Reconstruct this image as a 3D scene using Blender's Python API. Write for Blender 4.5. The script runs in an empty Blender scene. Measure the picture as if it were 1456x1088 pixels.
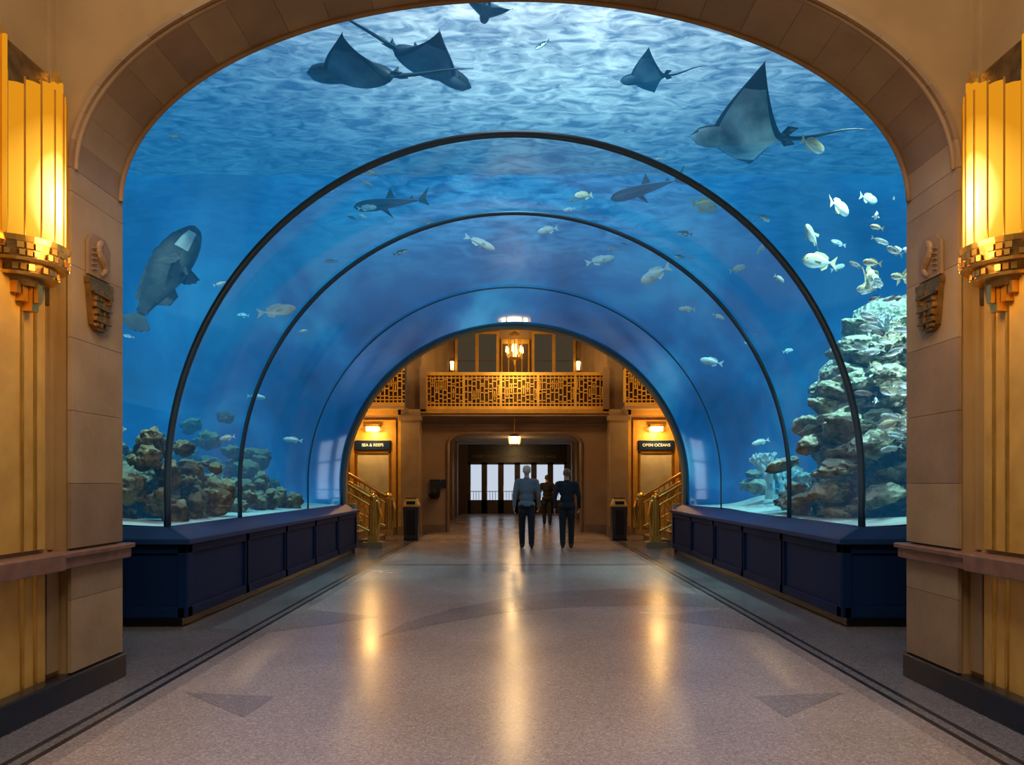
import bpy, bmesh, math, random
from mathutils import Vector, Matrix, Euler, noise
random.seed(7)
scene = bpy.context.scene
COL = scene.collection
try:
    scene.view_settings.view_transform = 'Standard'
except Exception:
    pass
scene.view_settings.exposure = 0.0

# ------------------------------------------------------------------ materials
def nt(name):
    m = bpy.data.materials.new(name); m.use_nodes = True
    t = m.node_tree; t.nodes.clear()
    o = t.nodes.new('ShaderNodeOutputMaterial')
    return m, t, o
def N(t, typ, **kw):
    n = t.nodes.new(typ)
    for k, v in kw.items():
        if k in n.inputs.keys(): n.inputs[k].default_value = v
        else: setattr(n, k, v)
    return n
def c4(c): return (c[0], c[1], c[2], 1.0)
def mix(t, fac, a, b):
    n = t.nodes.new('ShaderNodeMix'); n.data_type = 'RGBA'
    for sock, v in ((0, fac), (6, a), (7, b)):
        if isinstance(v, bpy.types.NodeSocket): t.links.new(v, n.inputs[sock])
        else: n.inputs[sock].default_value = v if sock == 0 else c4(v)
    return n.outputs[2]
def ramp(t, src, stops):
    n = t.nodes.new('ShaderNodeValToRGB')
    e = n.color_ramp.elements
    e[0].position = stops[0][0]; e[0].color = c4(stops[0][1])
    e[1].position = stops[-1][0]; e[1].color = c4(stops[-1][1])
    for p, c in stops[1:-1]:
        x = e.new(p); x.color = c4(c)
    t.links.new(src, n.inputs[0]); return n.outputs[0]
def math_(t, op, a, b=None, c=None):
    n = t.nodes.new('ShaderNodeMath'); n.operation = op
    for i, v in enumerate((a, b, c)):
        if v is None: continue
        if isinstance(v, bpy.types.NodeSocket): t.links.new(v, n.inputs[i])
        else: n.inputs[i].default_value = v
    return n.outputs[0]
def mrange(t, v, a, b, c=0.0, d=1.0):
    n = t.nodes.new('ShaderNodeMapRange'); n.interpolation_type = 'SMOOTHSTEP'
    t.links.new(v, n.inputs[0]); n.inputs[1].default_value = a; n.inputs[2].default_value = b; n.inputs[3].default_value = c; n.inputs[4].default_value = d
    return n.outputs[0]

def pmat(name, c1, c2=None, rough=.6, metal=0, scale=4, bump=0.0, bscale=30, spec=.5, detail=4, stretch=(1, 1, 1)):
    m, t, o = nt(name)
    p = N(t, 'ShaderNodeBsdfPrincipled'); p.inputs['Roughness'].default_value = rough
    p.inputs['Metallic'].default_value = metal; p.inputs['Specular IOR Level'].default_value = spec
    tc = N(t, 'ShaderNodeTexCoord'); mp = N(t, 'ShaderNodeMapping'); mp.inputs['Scale'].default_value = stretch
    t.links.new(tc.outputs['Object'], mp.inputs[0])
    nz = N(t, 'ShaderNodeTexNoise'); nz.inputs['Scale'].default_value = scale; nz.inputs['Detail'].default_value = detail
    t.links.new(mp.outputs[0], nz.inputs['Vector'])
    if c2 is None: c2 = tuple(x*.8 for x in c1)
    col = ramp(t, nz.outputs[0], [(.3, c2), (.7, c1)])
    t.links.new(col, p.inputs['Base Color'])
    if bump:
        n2 = N(t, 'ShaderNodeTexNoise'); n2.inputs['Scale'].default_value = bscale; n2.inputs['Detail'].default_value = 5
        t.links.new(mp.outputs[0], n2.inputs['Vector'])
        b = N(t, 'ShaderNodeBump'); b.inputs['Strength'].default_value = bump; b.inputs['Distance'].default_value = .02
        t.links.new(n2.outputs[0], b.inputs['Height']); t.links.new(b.outputs[0], p.inputs['Normal'])
    t.links.new(p.outputs[0], o.inputs[0])
    return m
def emat(name, c, s):
    m, t, o = nt(name); e = N(t, 'ShaderNodeEmission'); e.inputs[0].default_value = c4(c); e.inputs[1].default_value = s
    t.links.new(e.outputs[0], o.inputs[0]); return m

STONE = [pmat('limestone_%d' % i, c, c2, .52, scale=3, bump=.15, bscale=18, spec=.42) for i, (c, c2) in enumerate([
    ((.285, .19, .10), (.21, .135, .067)), ((.25, .162, .085), (.185, .115, .06)), ((.305, .205, .112), (.23, .147, .076)), ((.225, .14, .077), (.165, .10, .052))])]
PLASTER = pmat('warm_plaster', (.33, .205, .08), (.25, .15, .055), .5, scale=2, bump=.06, bscale=10, spec=.4)
DARKSTONE = pmat('mortar', (.15, .10, .06), None, .9)
FARSTONE = pmat('hall_stone', (.36, .235, .13), (.27, .17, .09), .6, scale=1.5, bump=.1, bscale=8, spec=.3)
LEDGE = pmat('red_marble', (.19, .095, .06), (.12, .06, .04), .3, scale=12, detail=8)
BLACK = pmat('black_marble', (.012, .012, .014), (.006, .006, .007), .25, scale=8)
BRASS = pmat('brass', (.85, .52, .12), (.65, .37, .07), .32, 1.0, scale=6)
BRASSD = pmat('aged_brass', (.34, .20, .06), (.16, .09, .03), .45, 1.0, scale=12, bump=.2)
BRASSK = pmat('dark_bronze', (.13, .07, .02), (.08, .04, .012), .5, .6, scale=12)  # darker bronze tone for the fretwork backing plate
GOLDP = pmat('gold_paint', (.66, .37, .07), (.5, .27, .045), .4, .35, scale=5)
GOLDF = pmat('gilded_fretwork', (.95, .6, .12), (.8, .46, .08), .4, .5, scale=5)
NAVY = pmat('navy_panel', (.003, .016, .062), (.002, .012, .046), .55, scale=2, spec=.12)
NAVYC = pmat('navy_cap', (.008, .034, .11), (.006, .026, .085), .5, scale=3, spec=.2)
STEEL = pmat('blue_steel', (.04, .09, .15), (.03, .07, .115), .35, .3, scale=4)
WOOD = pmat('dark_wood', (.10, .055, .025), (.06, .03, .012), .4, scale=4, stretch=(1, 1, 8))
CEIL = pmat('ceiling_plaster', (.42, .32, .2), None, .8)
SAND = pmat('aquarium_sand', (.85, .92, .85), (.6, .68, .62), .9, scale=3, bump=.5, bscale=20)

def floor_mat(name, ca, cb, cc):
    m, t, o = nt(name)
    p = N(t, 'ShaderNodeBsdfPrincipled')
    tc = N(t, 'ShaderNodeTexCoord')
    v = N(t, 'ShaderNodeTexVoronoi'); v.inputs['Scale'].default_value = 95; t.links.new(tc.outputs['Object'], v.inputs['Vector'])
    sep = N(t, 'ShaderNodeSeparateColor'); t.links.new(v.outputs['Color'], sep.inputs[0])
    col = ramp(t, sep.outputs[0], [(.05, cb), (.3, ca), (.75, ca), (.95, cc)])
    nz = N(t, 'ShaderNodeTexNoise'); nz.inputs['Scale'].default_value = .7; nz.inputs['Detail'].default_value = 3
    t.links.new(tc.outputs['Object'], nz.inputs['Vector'])
    f = ramp(t, nz.outputs[0], [(.35, (.84, .84, .84)), (.65, (1, 1, 1))])
    mm = t.nodes.new('ShaderNodeMix'); mm.data_type = 'RGBA'; mm.blend_type = 'MULTIPLY'; mm.inputs[0].default_value = 1
    t.links.new(col, mm.inputs[6]); t.links.new(f, mm.inputs[7]); t.links.new(mm.outputs[2], p.inputs['Base Color'])
    r = ramp(t, nz.outputs[0], [(.3, (.2, .2, .2)), (.7, (.28, .28, .28))]); t.links.new(r, p.inputs['Roughness'])
    p.inputs['Specular IOR Level'].default_value = .6
    t.links.new(p.outputs[0], o.inputs[0]); return m
TERR = floor_mat('terrazzo_pink', (.355, .28, .248), (.26, .195, .175), (.47, .39, .355))
TERRG = floor_mat('terrazzo_grey', (.14, .125, .13), (.10, .09, .095), (.2, .18, .185))
TERRM = floor_mat('terrazzo_mid', (.25, .20, .19), (.18, .145, .14), (.34, .29, .275))
TERRD = floor_mat('terrazzo_black', (.02, .018, .02), (.014, .013, .014), (.035, .033, .033))

def glass_mat():
    m, t, o = nt('acrylic_glass')
    tr = N(t, 'ShaderNodeBsdfTransparent'); tr.inputs[0].default_value = (.97, .985, 1, 1)
    gl = N(t, 'ShaderNodeBsdfGlossy'); gl.inputs['Roughness'].default_value = .045
    gl.inputs[0].default_value = (.86, .95, 1, 1)
    lw = N(t, 'ShaderNodeLayerWeight'); lw.inputs[0].default_value = .5
    f = math_(t, 'POWER', lw.outputs['Facing'], 3.4); f = math_(t, 'MULTIPLY_ADD', f, .85, .03)
    mx = N(t, 'ShaderNodeMixShader'); t.links.new(f, mx.inputs[0]); t.links.new(tr.outputs[0], mx.inputs[1]); t.links.new(gl.outputs[0], mx.inputs[2])
    t.links.new(mx.outputs[0], o.inputs[0]); return m
GLASS = glass_mat()
def water_vol():
    m, t, o = nt('aquarium_water')
    a = N(t, 'ShaderNodeVolumeAbsorption'); sg = (.29, .15, .13)
    D = .35; a.inputs['Color'].default_value = (1-sg[0]/D, 1-sg[1]/D, 1-sg[2]/D, 1); a.inputs['Density'].default_value = D
    e = N(t, 'ShaderNodeEmission'); Li = (.006, .13, .335); em = tuple(Li[i]*sg[i] for i in range(3)); k = max(em)
    e.inputs[0].default_value = (em[0]/k, em[1]/k, em[2]/k, 1); e.inputs[1].default_value = k
    ad = N(t, 'ShaderNodeAddShader'); t.links.new(a.outputs[0], ad.inputs[0]); t.links.new(e.outputs[0], ad.inputs[1])
    t.links.new(ad.outputs[0], o.inputs['Volume']); return m
WATER = water_vol()
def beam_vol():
    m, t, o = nt('glowing_shaft_cone'); e = N(t, 'ShaderNodeEmission'); e.inputs[0].default_value = (.35, .75, 1, 1); e.inputs[1].default_value = .06
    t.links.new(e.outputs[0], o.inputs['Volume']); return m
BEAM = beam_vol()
def ripple(t, vec, sc):
    n1 = N(t, 'ShaderNodeTexNoise'); n1.inputs['Scale'].default_value = sc; n1.inputs['Detail'].default_value = 5; n1.inputs['Roughness'].default_value = .58; n1.inputs['Distortion'].default_value = .9
    t.links.new(vec, n1.inputs['Vector']); return n1.outputs[0]
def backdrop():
    m, t, o = nt('tank_wall_painted_ripples')
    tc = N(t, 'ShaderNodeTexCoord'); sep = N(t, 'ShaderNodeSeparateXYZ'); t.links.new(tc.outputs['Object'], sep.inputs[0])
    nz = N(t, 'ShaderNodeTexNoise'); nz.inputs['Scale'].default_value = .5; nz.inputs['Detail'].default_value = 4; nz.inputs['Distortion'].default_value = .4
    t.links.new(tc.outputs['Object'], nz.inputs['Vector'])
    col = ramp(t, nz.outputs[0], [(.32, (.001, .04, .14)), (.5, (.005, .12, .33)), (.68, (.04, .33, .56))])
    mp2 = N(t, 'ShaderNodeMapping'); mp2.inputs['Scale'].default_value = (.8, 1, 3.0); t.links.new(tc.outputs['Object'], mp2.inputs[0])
    rp = ramp(t, ripple(t, mp2.outputs[0], 1.9), [(.38, (.02, .20, .46)), (.66, (.34, .75, 1.1))])  # painted reflection of the water surface on the wall
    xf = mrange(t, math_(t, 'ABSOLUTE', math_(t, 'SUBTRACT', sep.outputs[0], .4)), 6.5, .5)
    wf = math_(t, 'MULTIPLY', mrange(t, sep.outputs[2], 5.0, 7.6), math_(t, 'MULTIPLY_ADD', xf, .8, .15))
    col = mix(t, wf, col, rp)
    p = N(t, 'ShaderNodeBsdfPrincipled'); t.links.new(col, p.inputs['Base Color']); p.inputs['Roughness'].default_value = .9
    t.links.new(col, p.inputs['Emission Color']); p.inputs['Emission Strength'].default_value = .9  # wall glows in its painted colour, standing in for lit water
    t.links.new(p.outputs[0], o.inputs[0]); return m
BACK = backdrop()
def surf_mat():
    m, t, o = nt('rippled_water_surface')
    tc = N(t, 'ShaderNodeTexCoord')
    mp = N(t, 'ShaderNodeMapping'); mp.inputs['Scale'].default_value = (.75, 1.6, 1); t.links.new(tc.outputs['Object'], mp.inputs[0])
    n1 = ripple(t, mp.outputs[0], 3.2)
    nb = N(t, 'ShaderNodeTexNoise'); nb.inputs['Scale'].default_value = .55; nb.inputs['Detail'].default_value = 2; t.links.new(tc.outputs['Object'], nb.inputs['Vector'])
    sep = N(t, 'ShaderNodeSeparateXYZ'); t.links.new(tc.outputs['Object'], sep.inputs[0])
    # daylight painted into the surface's own glow, centred over x=.7, y=9.2
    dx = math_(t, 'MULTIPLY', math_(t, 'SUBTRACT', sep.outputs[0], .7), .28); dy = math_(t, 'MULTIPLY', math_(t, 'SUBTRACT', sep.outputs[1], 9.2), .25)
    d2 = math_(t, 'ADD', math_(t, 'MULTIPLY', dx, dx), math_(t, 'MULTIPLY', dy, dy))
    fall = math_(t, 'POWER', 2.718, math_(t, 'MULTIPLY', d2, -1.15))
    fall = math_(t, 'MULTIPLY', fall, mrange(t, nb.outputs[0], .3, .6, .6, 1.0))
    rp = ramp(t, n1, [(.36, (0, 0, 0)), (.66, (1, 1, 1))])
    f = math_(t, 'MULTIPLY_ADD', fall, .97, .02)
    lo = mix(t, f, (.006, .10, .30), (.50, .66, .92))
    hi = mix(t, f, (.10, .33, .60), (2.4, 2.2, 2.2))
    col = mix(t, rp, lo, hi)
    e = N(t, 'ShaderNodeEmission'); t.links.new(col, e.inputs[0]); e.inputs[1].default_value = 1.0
    t.links.new(e.outputs[0], o.inputs[0]); return m
SURF = surf_mat()
def amber():
    m, t, o = nt('amber_lamp_glass')
    tc = N(t, 'ShaderNodeTexCoord'); sep = N(t, 'ShaderNodeSeparateXYZ'); t.links.new(tc.outputs['Object'], sep.inputs[0])
    z = math_(t, 'MULTIPLY', math_(t, 'SUBTRACT', sep.outputs[2], .34), 1.9)
    y = math_(t, 'MULTIPLY', sep.outputs[1], 3.4)
    d = math_(t, 'SQRT', math_(t, 'ADD', math_(t, 'MULTIPLY', z, z), math_(t, 'MULTIPLY', y, y)))
    col = ramp(t, d, [(0, (5.5, 4.6, 2.2)), (.28, (3.2, 2.3, .65)), (.6, (1.4, .66, .05)), (1.0, (.75, .28, .01))])
    e = N(t, 'ShaderNodeEmission'); t.links.new(col, e.inputs[0]); e.inputs[1].default_value = 1
    t.links.new(e.outputs[0], o.inputs[0]); return m
AMBER = amber()
LAMPW = emat('warm_bulb', (1, .68, .28), 9)
LAMPL = emat('lantern_glass', (1, .66, .26), 3.5)
DAY = emat('daylight_pane', (.75, .85, 1), .75)
DIMPANE = emat('dim_window_pane', (.30, .22, .13), .18)

# ------------------------------------------------------------------ mesh builder
class B:
    def __init__(s, mats): s.bm = bmesh.new(); s.mats = mats if isinstance(mats, list) else [mats]
    def _m(s, faces, m):
        for f in faces: f.material_index = m
    def box(s, x0, x1, y0, y1, z0, z1, m=0):
        if x0 > x1: x0, x1 = x1, x0
        v = [s.bm.verts.new(p) for p in ((x0, y0, z0), (x1, y0, z0), (x1, y1, z0), (x0, y1, z0), (x0, y0, z1), (x1, y0, z1), (x1, y1, z1), (x0, y1, z1))]
        s._m([s.bm.faces.new([v[i] for i in q]) for q in ((3, 2, 1, 0), (4, 5, 6, 7), (0, 1, 5, 4), (1, 2, 6, 5), (2, 3, 7, 6), (3, 0, 4, 7))], m)
    def frus(s, a, b, z0, z1, m=0):
        v = [s.bm.verts.new(p) for p in ((a[0], a[2], z0), (a[1], a[2], z0), (a[1], a[3], z0), (a[0], a[3], z0), (b[0], b[2], z1), (b[1], b[2], z1), (b[1], b[3], z1), (b[0], b[3], z1))]
        s._m([s.bm.faces.new([v[i] for i in q]) for q in ((3, 2, 1, 0), (4, 5, 6, 7), (0, 1, 5, 4), (1, 2, 6, 5), (2, 3, 7, 6), (3, 0, 4, 7))], m)
    def poly(s, pts, m=0):
        f = s.bm.faces.new([s.bm.verts.new(p) for p in pts]); f.material_index = m
    def prism(s, pts, d, m=0):
        d = Vector(d); a = [s.bm.verts.new(p) for p in pts]; b = [s.bm.verts.new(Vector(p)+d) for p in pts]
        fs = [s.bm.faces.new(a[::-1]), s.bm.faces.new(b)]
        n = len(a)
        for i in range(n): fs.append(s.bm.faces.new((a[i], a[(i+1) % n], b[(i+1) % n], b[i])))
        s._m(fs, m)
    def sphere(s, c, r, m=0, u=14, v=9, rot=None):
        if not isinstance(r, (tuple, list)): r = (r, r, r)
        M = Matrix.Translation(c)
        if rot: M = M @ Euler(rot).to_matrix().to_4x4()
        M = M @ Matrix.Diagonal((r[0], r[1], r[2], 1))
        q = bmesh.ops.create_uvsphere(s.bm, u_segments=u, v_segments=v, radius=1, matrix=M)
        s._m({f for w in q['verts'] for f in w.link_faces}, m)
    def cone(s, p, q, r1, r2, m=0, n=12):
        p = Vector(p); q = Vector(q); d = q-p; L = d.length
        if L < 1e-6: return
        M = Matrix.Translation((p+q)/2) @ d.to_track_quat('Z', 'Y').to_matrix().to_4x4()
        k = bmesh.ops.create_cone(s.bm, cap_ends=True, segments=n, radius1=r1, radius2=r2, depth=L, matrix=M)
        s._m({f for w in k['verts'] for f in w.link_faces}, m)
    def cap(s, p, q, r1, r2, m=0, n=12):
        s.cone(p, q, r1, r2, m, n); s.sphere(p, r1, m, n, 8); s.sphere(q, r2, m, n, 8)
    def tube(s, pts, r, m=0, n=8, closed=False):
        pts = [Vector(p) for p in pts]; rings = []
        for i, p in enumerate(pts):
            a = pts[max(i-1, 0)]; b = pts[min(i+1, len(pts)-1)]; t = (b-a).normalized()
            up = Vector((0, 1, 0)) if abs(t.y) < .9 else Vector((1, 0, 0))
            s1 = t.cross(up).normalized(); s2 = t.cross(s1).normalized()
            rr = r[i] if isinstance(r, (list, tuple)) else r
            rings.append([s.bm.verts.new(p+s1*math.cos(2*math.pi*k/n)*rr+s2*math.sin(2*math.pi*k/n)*rr) for k in range(n)])
        fs = []
        for A, C in zip(rings, rings[1:]):
            for k in range(n): fs.append(s.bm.faces.new((A[k], A[(k+1) % n], C[(k+1) % n], C[k])))
        fs.append(s.bm.faces.new(rings[0][::-1])); fs.append(s.bm.faces.new(rings[-1])); s._m(fs, m)
    def loft(s, rings, m=0, caps=True):
        R = [[s.bm.verts.new(p) for p in r] for r in rings]; n = len(R[0]); fs = []
        for A, C in zip(R, R[1:]):
            for k in range(n): fs.append(s.bm.faces.new((A[k], A[(k+1) % n], C[(k+1) % n], C[k])))
        if caps: fs.append(s.bm.faces.new(R[0][::-1])); fs.append(s.bm.faces.new(R[-1]))
        s._m(fs, m); return fs
    def done(s, name, parent=None, smooth=False, loc=None, rot=None, bevel=0, recalc=True, autos=None):
        if recalc: bmesh.ops.recalc_face_normals(s.bm, faces=s.bm.faces)
        me = bpy.data.meshes.new(name); s.bm.to_mesh(me); s.bm.free()
        for m in s.mats: me.materials.append(m)
        if smooth: me.polygons.foreach_set('use_smooth', [True]*len(me.polygons))
        o = bpy.data.objects.new(name, me); COL.objects.link(o)
        if loc: o.location = loc
        if rot: o.rotation_euler = rot
        if parent: o.parent = parent
        if bevel:
            bv = o.modifiers.new('bevel', 'BEVEL'); bv.width = bevel; bv.segments = 2; bv.limit_method = 'ANGLE'
        return o
def empty(name, loc=(0, 0, 0), rot=(0, 0, 0)):
    e = bpy.data.objects.new(name, None); e.location = loc; e.rotation_euler = rot; e.empty_display_size = .2; COL.objects.link(e); return e
def light(name, typ, loc, energy, color, size=.1, rot=None, parent=None, **kw):
    l = bpy.data.lights.new(name, typ); l.energy = energy; l.color = color
    if typ == 'AREA': l.size = size
    else: l.shadow_soft_size = size
    for k, v in kw.items(): setattr(l, k, v)
    o = bpy.data.objects.new(name, l); o.location = loc
    if rot: o.rotation_euler = rot
    if parent: o.parent = parent
    COL.objects.link(o); return o

def arcpts(rx, rz, zc, n=64, x0=0):
    return [(x0-rx*math.cos(math.pi*i/n), zc+rz*math.sin(math.pi*i/n)) for i in range(n+1)]

# ------------------------------------------------------------------ floor / shell
H = 7.7
b = B([TERR, TERRG, TERRD, TERRM])
xs = [(-9.2, -2.56, 1), (-2.56, -2.52, 2), (-2.52, -2.46, 1), (-2.46, -2.42, 2), (-2.42, -2.30, 3), (-2.30, 2.30, 0), (2.30, 2.42, 3), (2.42, 2.46, 2), (2.46, 2.52, 1), (2.52, 2.56, 2), (2.56, 9.2, 1)]
ys = [(-5, 12.55, 0), (12.55, 12.72, 1), (12.72, 20.9, 0), (20.9, 36, 0)]
for y0, y1, k in ys:
    for x0, x1, m in xs:
        b.poly([(x0, y0, 0), (x1, y0, 0), (x1, y1, 0), (x0, y1, 0)], (1 if k and abs(x0+x1) < 4.7 else m))
e = .0015
for sx in (1, -1):
    b.poly([(sx*2.2, 4.93, e), (sx*1.57, 4.84, e), (sx*1.62, 4.41, e)][::sx], 3)
    b.poly([(sx*2.3, 6.9, e), (sx*2.3, 8.2, e), (sx*1.4, 7.7, e)][::-sx], 3)
band = [(-1.25, 6.65), (-.75, 7.35), (-.1, 8.0), (.7, 8.35), (1.5, 8.45), (2.3, 8.3)]
band2 = [(2.3, 9.3), (1.5, 9.75), (.7, 9.6), (.0, 9.1), (-.7, 8.2), (-1.1, 7.4)]
b.poly([(x, y, e) for x, y in band]+[(x, y, e) for x, y in band2], 3)
b.done('floor', recalc=False)

b = B(CEIL); b.box(-9.2, 9.2, -5, 7.1, H, H+.2); b.box(-9.2, 9.2, 14.9, 24, H, H+.2); b.done('ceiling')

# arch wall (front)
AX, ASP, AB = 2.87, 3.43, 1.49
Y0, Y1 = 4.76, 5.35
ell = arcpts(AX, AB, ASP, 60)
pts = [(-9.2, 0), (-9.2, H), (9.2, H), (9.2, 0), (AX, 0)] + ell[::-1] + [(-AX, 0)]
b = B([DARKSTONE, PLASTER]); b.prism([(x, Y0, z) for x, z in pts], (0, Y1-Y0, 0), 0)
b.bm.faces.ensure_lookup_table()
b.bm.faces[0].material_index = 1; b.bm.faces[1].material_index = 1
b.done('wall_arch')
b = B(STONE)
for sx in (-1, 1):
    z = .18
    while z < ASP-.05:
        z2 = min(z+.47, ASP)
        if z < .86 and z2 > .86: z2 = .86
        if abs(z-.86) < .01: z = .98; z2 = 1.40
        b.box(sx*(AX-.025), sx*AX, Y0-.02, Y1+.01, z, z2-.003, random.randrange(4)); z = z2
nv = 26
for i in range(nv):
    a0 = math.pi*i/nv+.0005; a1 = math.pi*(i+1)/nv-.0005; k = random.randrange(4); poly = []
    sub = 4
    for j in range(sub+1):
        a = a0+(a1-a0)*j/sub; poly.append((-(AX-.025)*math.cos(a), Y0-.02, ASP+(AB-.025)*math.sin(a)))
    for j in range(sub, -1, -1):
        a = a0+(a1-a0)*j/sub; poly.append((-(AX+.0)*math.cos(a), Y0-.02, ASP+(AB+.0)*math.sin(a)))
    b.prism(poly, (0, Y1-Y0+.03, 0), k)
b.done('trim_arch_voussoirs')
b = B(STONE[1])
for yy, r in ((Y1-.03, .02), (Y0+.02, .016)):
    p = [(-(AX-.03), yy, ASP-.001)] + [(-(AX-.03)*math.cos(math.pi*i/60), yy, ASP+(AB-.03)*math.sin(math.pi*i/60)) for i in range(61)]
    b.tube(p, r)
b.done('trim_arch_moulding', smooth=True)
for sx, nm in ((-1, 'left'), (1, 'right')):
    b = B([PLASTER, GOLDP, STONE[0]])
    b.box(sx*2.95, sx*3.25, -5, Y0, 0, H, 0)
    for y0, y1 in ((-2, 0.2), (.3, 2.3), (2.4, 4.0), (4.62, 4.74)):
        b.box(sx*2.925, sx*2.95, y0, y1, .2, .84, 2)
    for yy in (3.9, 4.66): b.box(sx*2.93, sx*2.95, yy, yy+.035, .98, 7, 0)
    b.done('wall_'+nm)
    b = B([BRASS, GOLDP])
    for za, zb in ((.99, 2.7), (.17, .84)):
        b.box(sx*2.925, sx*2.95, 4.16, 4.60, za, zb, 1)
        for k in range(2): b.tube([(sx*2.925, 4.38+.12*k, za), (sx*2.925, 4.38+.12*k, zb)], .014, 0)
    b.done('trim_brass_pilaster', smooth=False)
    b = B([LEDGE])
    b.box(sx*2.80, sx*2.95, 4.55, Y1+.05, .86, .96); b.box(sx*2.78, sx*2.96, 4.55, Y1+.07, .93, .965)
    b.box(sx*2.76, sx*2.96, -5, 4.55, .86, .965)
    b.done('trim_dado_ledge', bevel=.008)
    b = B([BLACK]); b.box(sx*2.82, sx*2.95, -5, Y1+.02, 0, .17); b.done('baseboard_'+nm, bevel=.01)
    b = B([DARKSTONE]); b.box(sx*5.2, sx*5.4, Y1, 7.0, 0, H); b.done('wall_passage_'+nm)

def emblem(sx):
    e = empty('carved_wall_emblem', (sx*(AX-.03), 5.02, 2.43))
    b = B([BRASSD, STONE[3]])
    def bx(d, y0, y1, z0, z1, m=0): b.box(0, -sx*d, y0, y1, z0, z1, m)
    bx(.035, -.15, .15, .30, .34, 0)
    b.prism([(0, -.14, .30), (0, .14, .30), (0, .10, .03), (0, .05, 0), (0, -.05, 0), (0, -.10, .03)], (-sx*.035, 0, 0), 0)
    rnd = random.Random(5)
    for r in range(6):
        for c in range(7):
            y = -.115+.038*c; z = .03+.045*r
            if abs(y)+.02 > .10+z*.15 or rnd.random() < .2: continue
            hw = rnd.choice((.012, .017, .01)); hh = rnd.choice((.018, .010, .014))
            b.box(0, -sx*rnd.uniform(.045, .062), y-hw, y+hw, z-hh, z+hh, 0)
    for r in range(3): b.tube([(-sx*.045, -.10-.01*r, .06+.09*r), (-sx*.06, 0, .05+.09*r), (-sx*.045, .10+.01*r, .06+.09*r)], .008, 0)
    b.prism([(0, -.13, .36), (0, .13, .36), (0, .13, .58), (0, .07, .64), (0, -.07, .64), (0, -.13, .58)], (-sx*.02, 0, 0), 1)
    b.tube([(-sx*.03, .05*math.sin(t*.7)*(1.2-t*.08), .38+.026*t) for t in range(10)], [.012, .016, .02, .025, .028, .026, .022, .02, .026, .014], 1)
    for t in range(5): b.tube([(-sx*.028, -.1, .40+.035*t), (-sx*.028, -.045, .41+.035*t)], .007, 1)
    b.done('relief', e, smooth=False)
emblem(-1); emblem(1)

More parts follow.
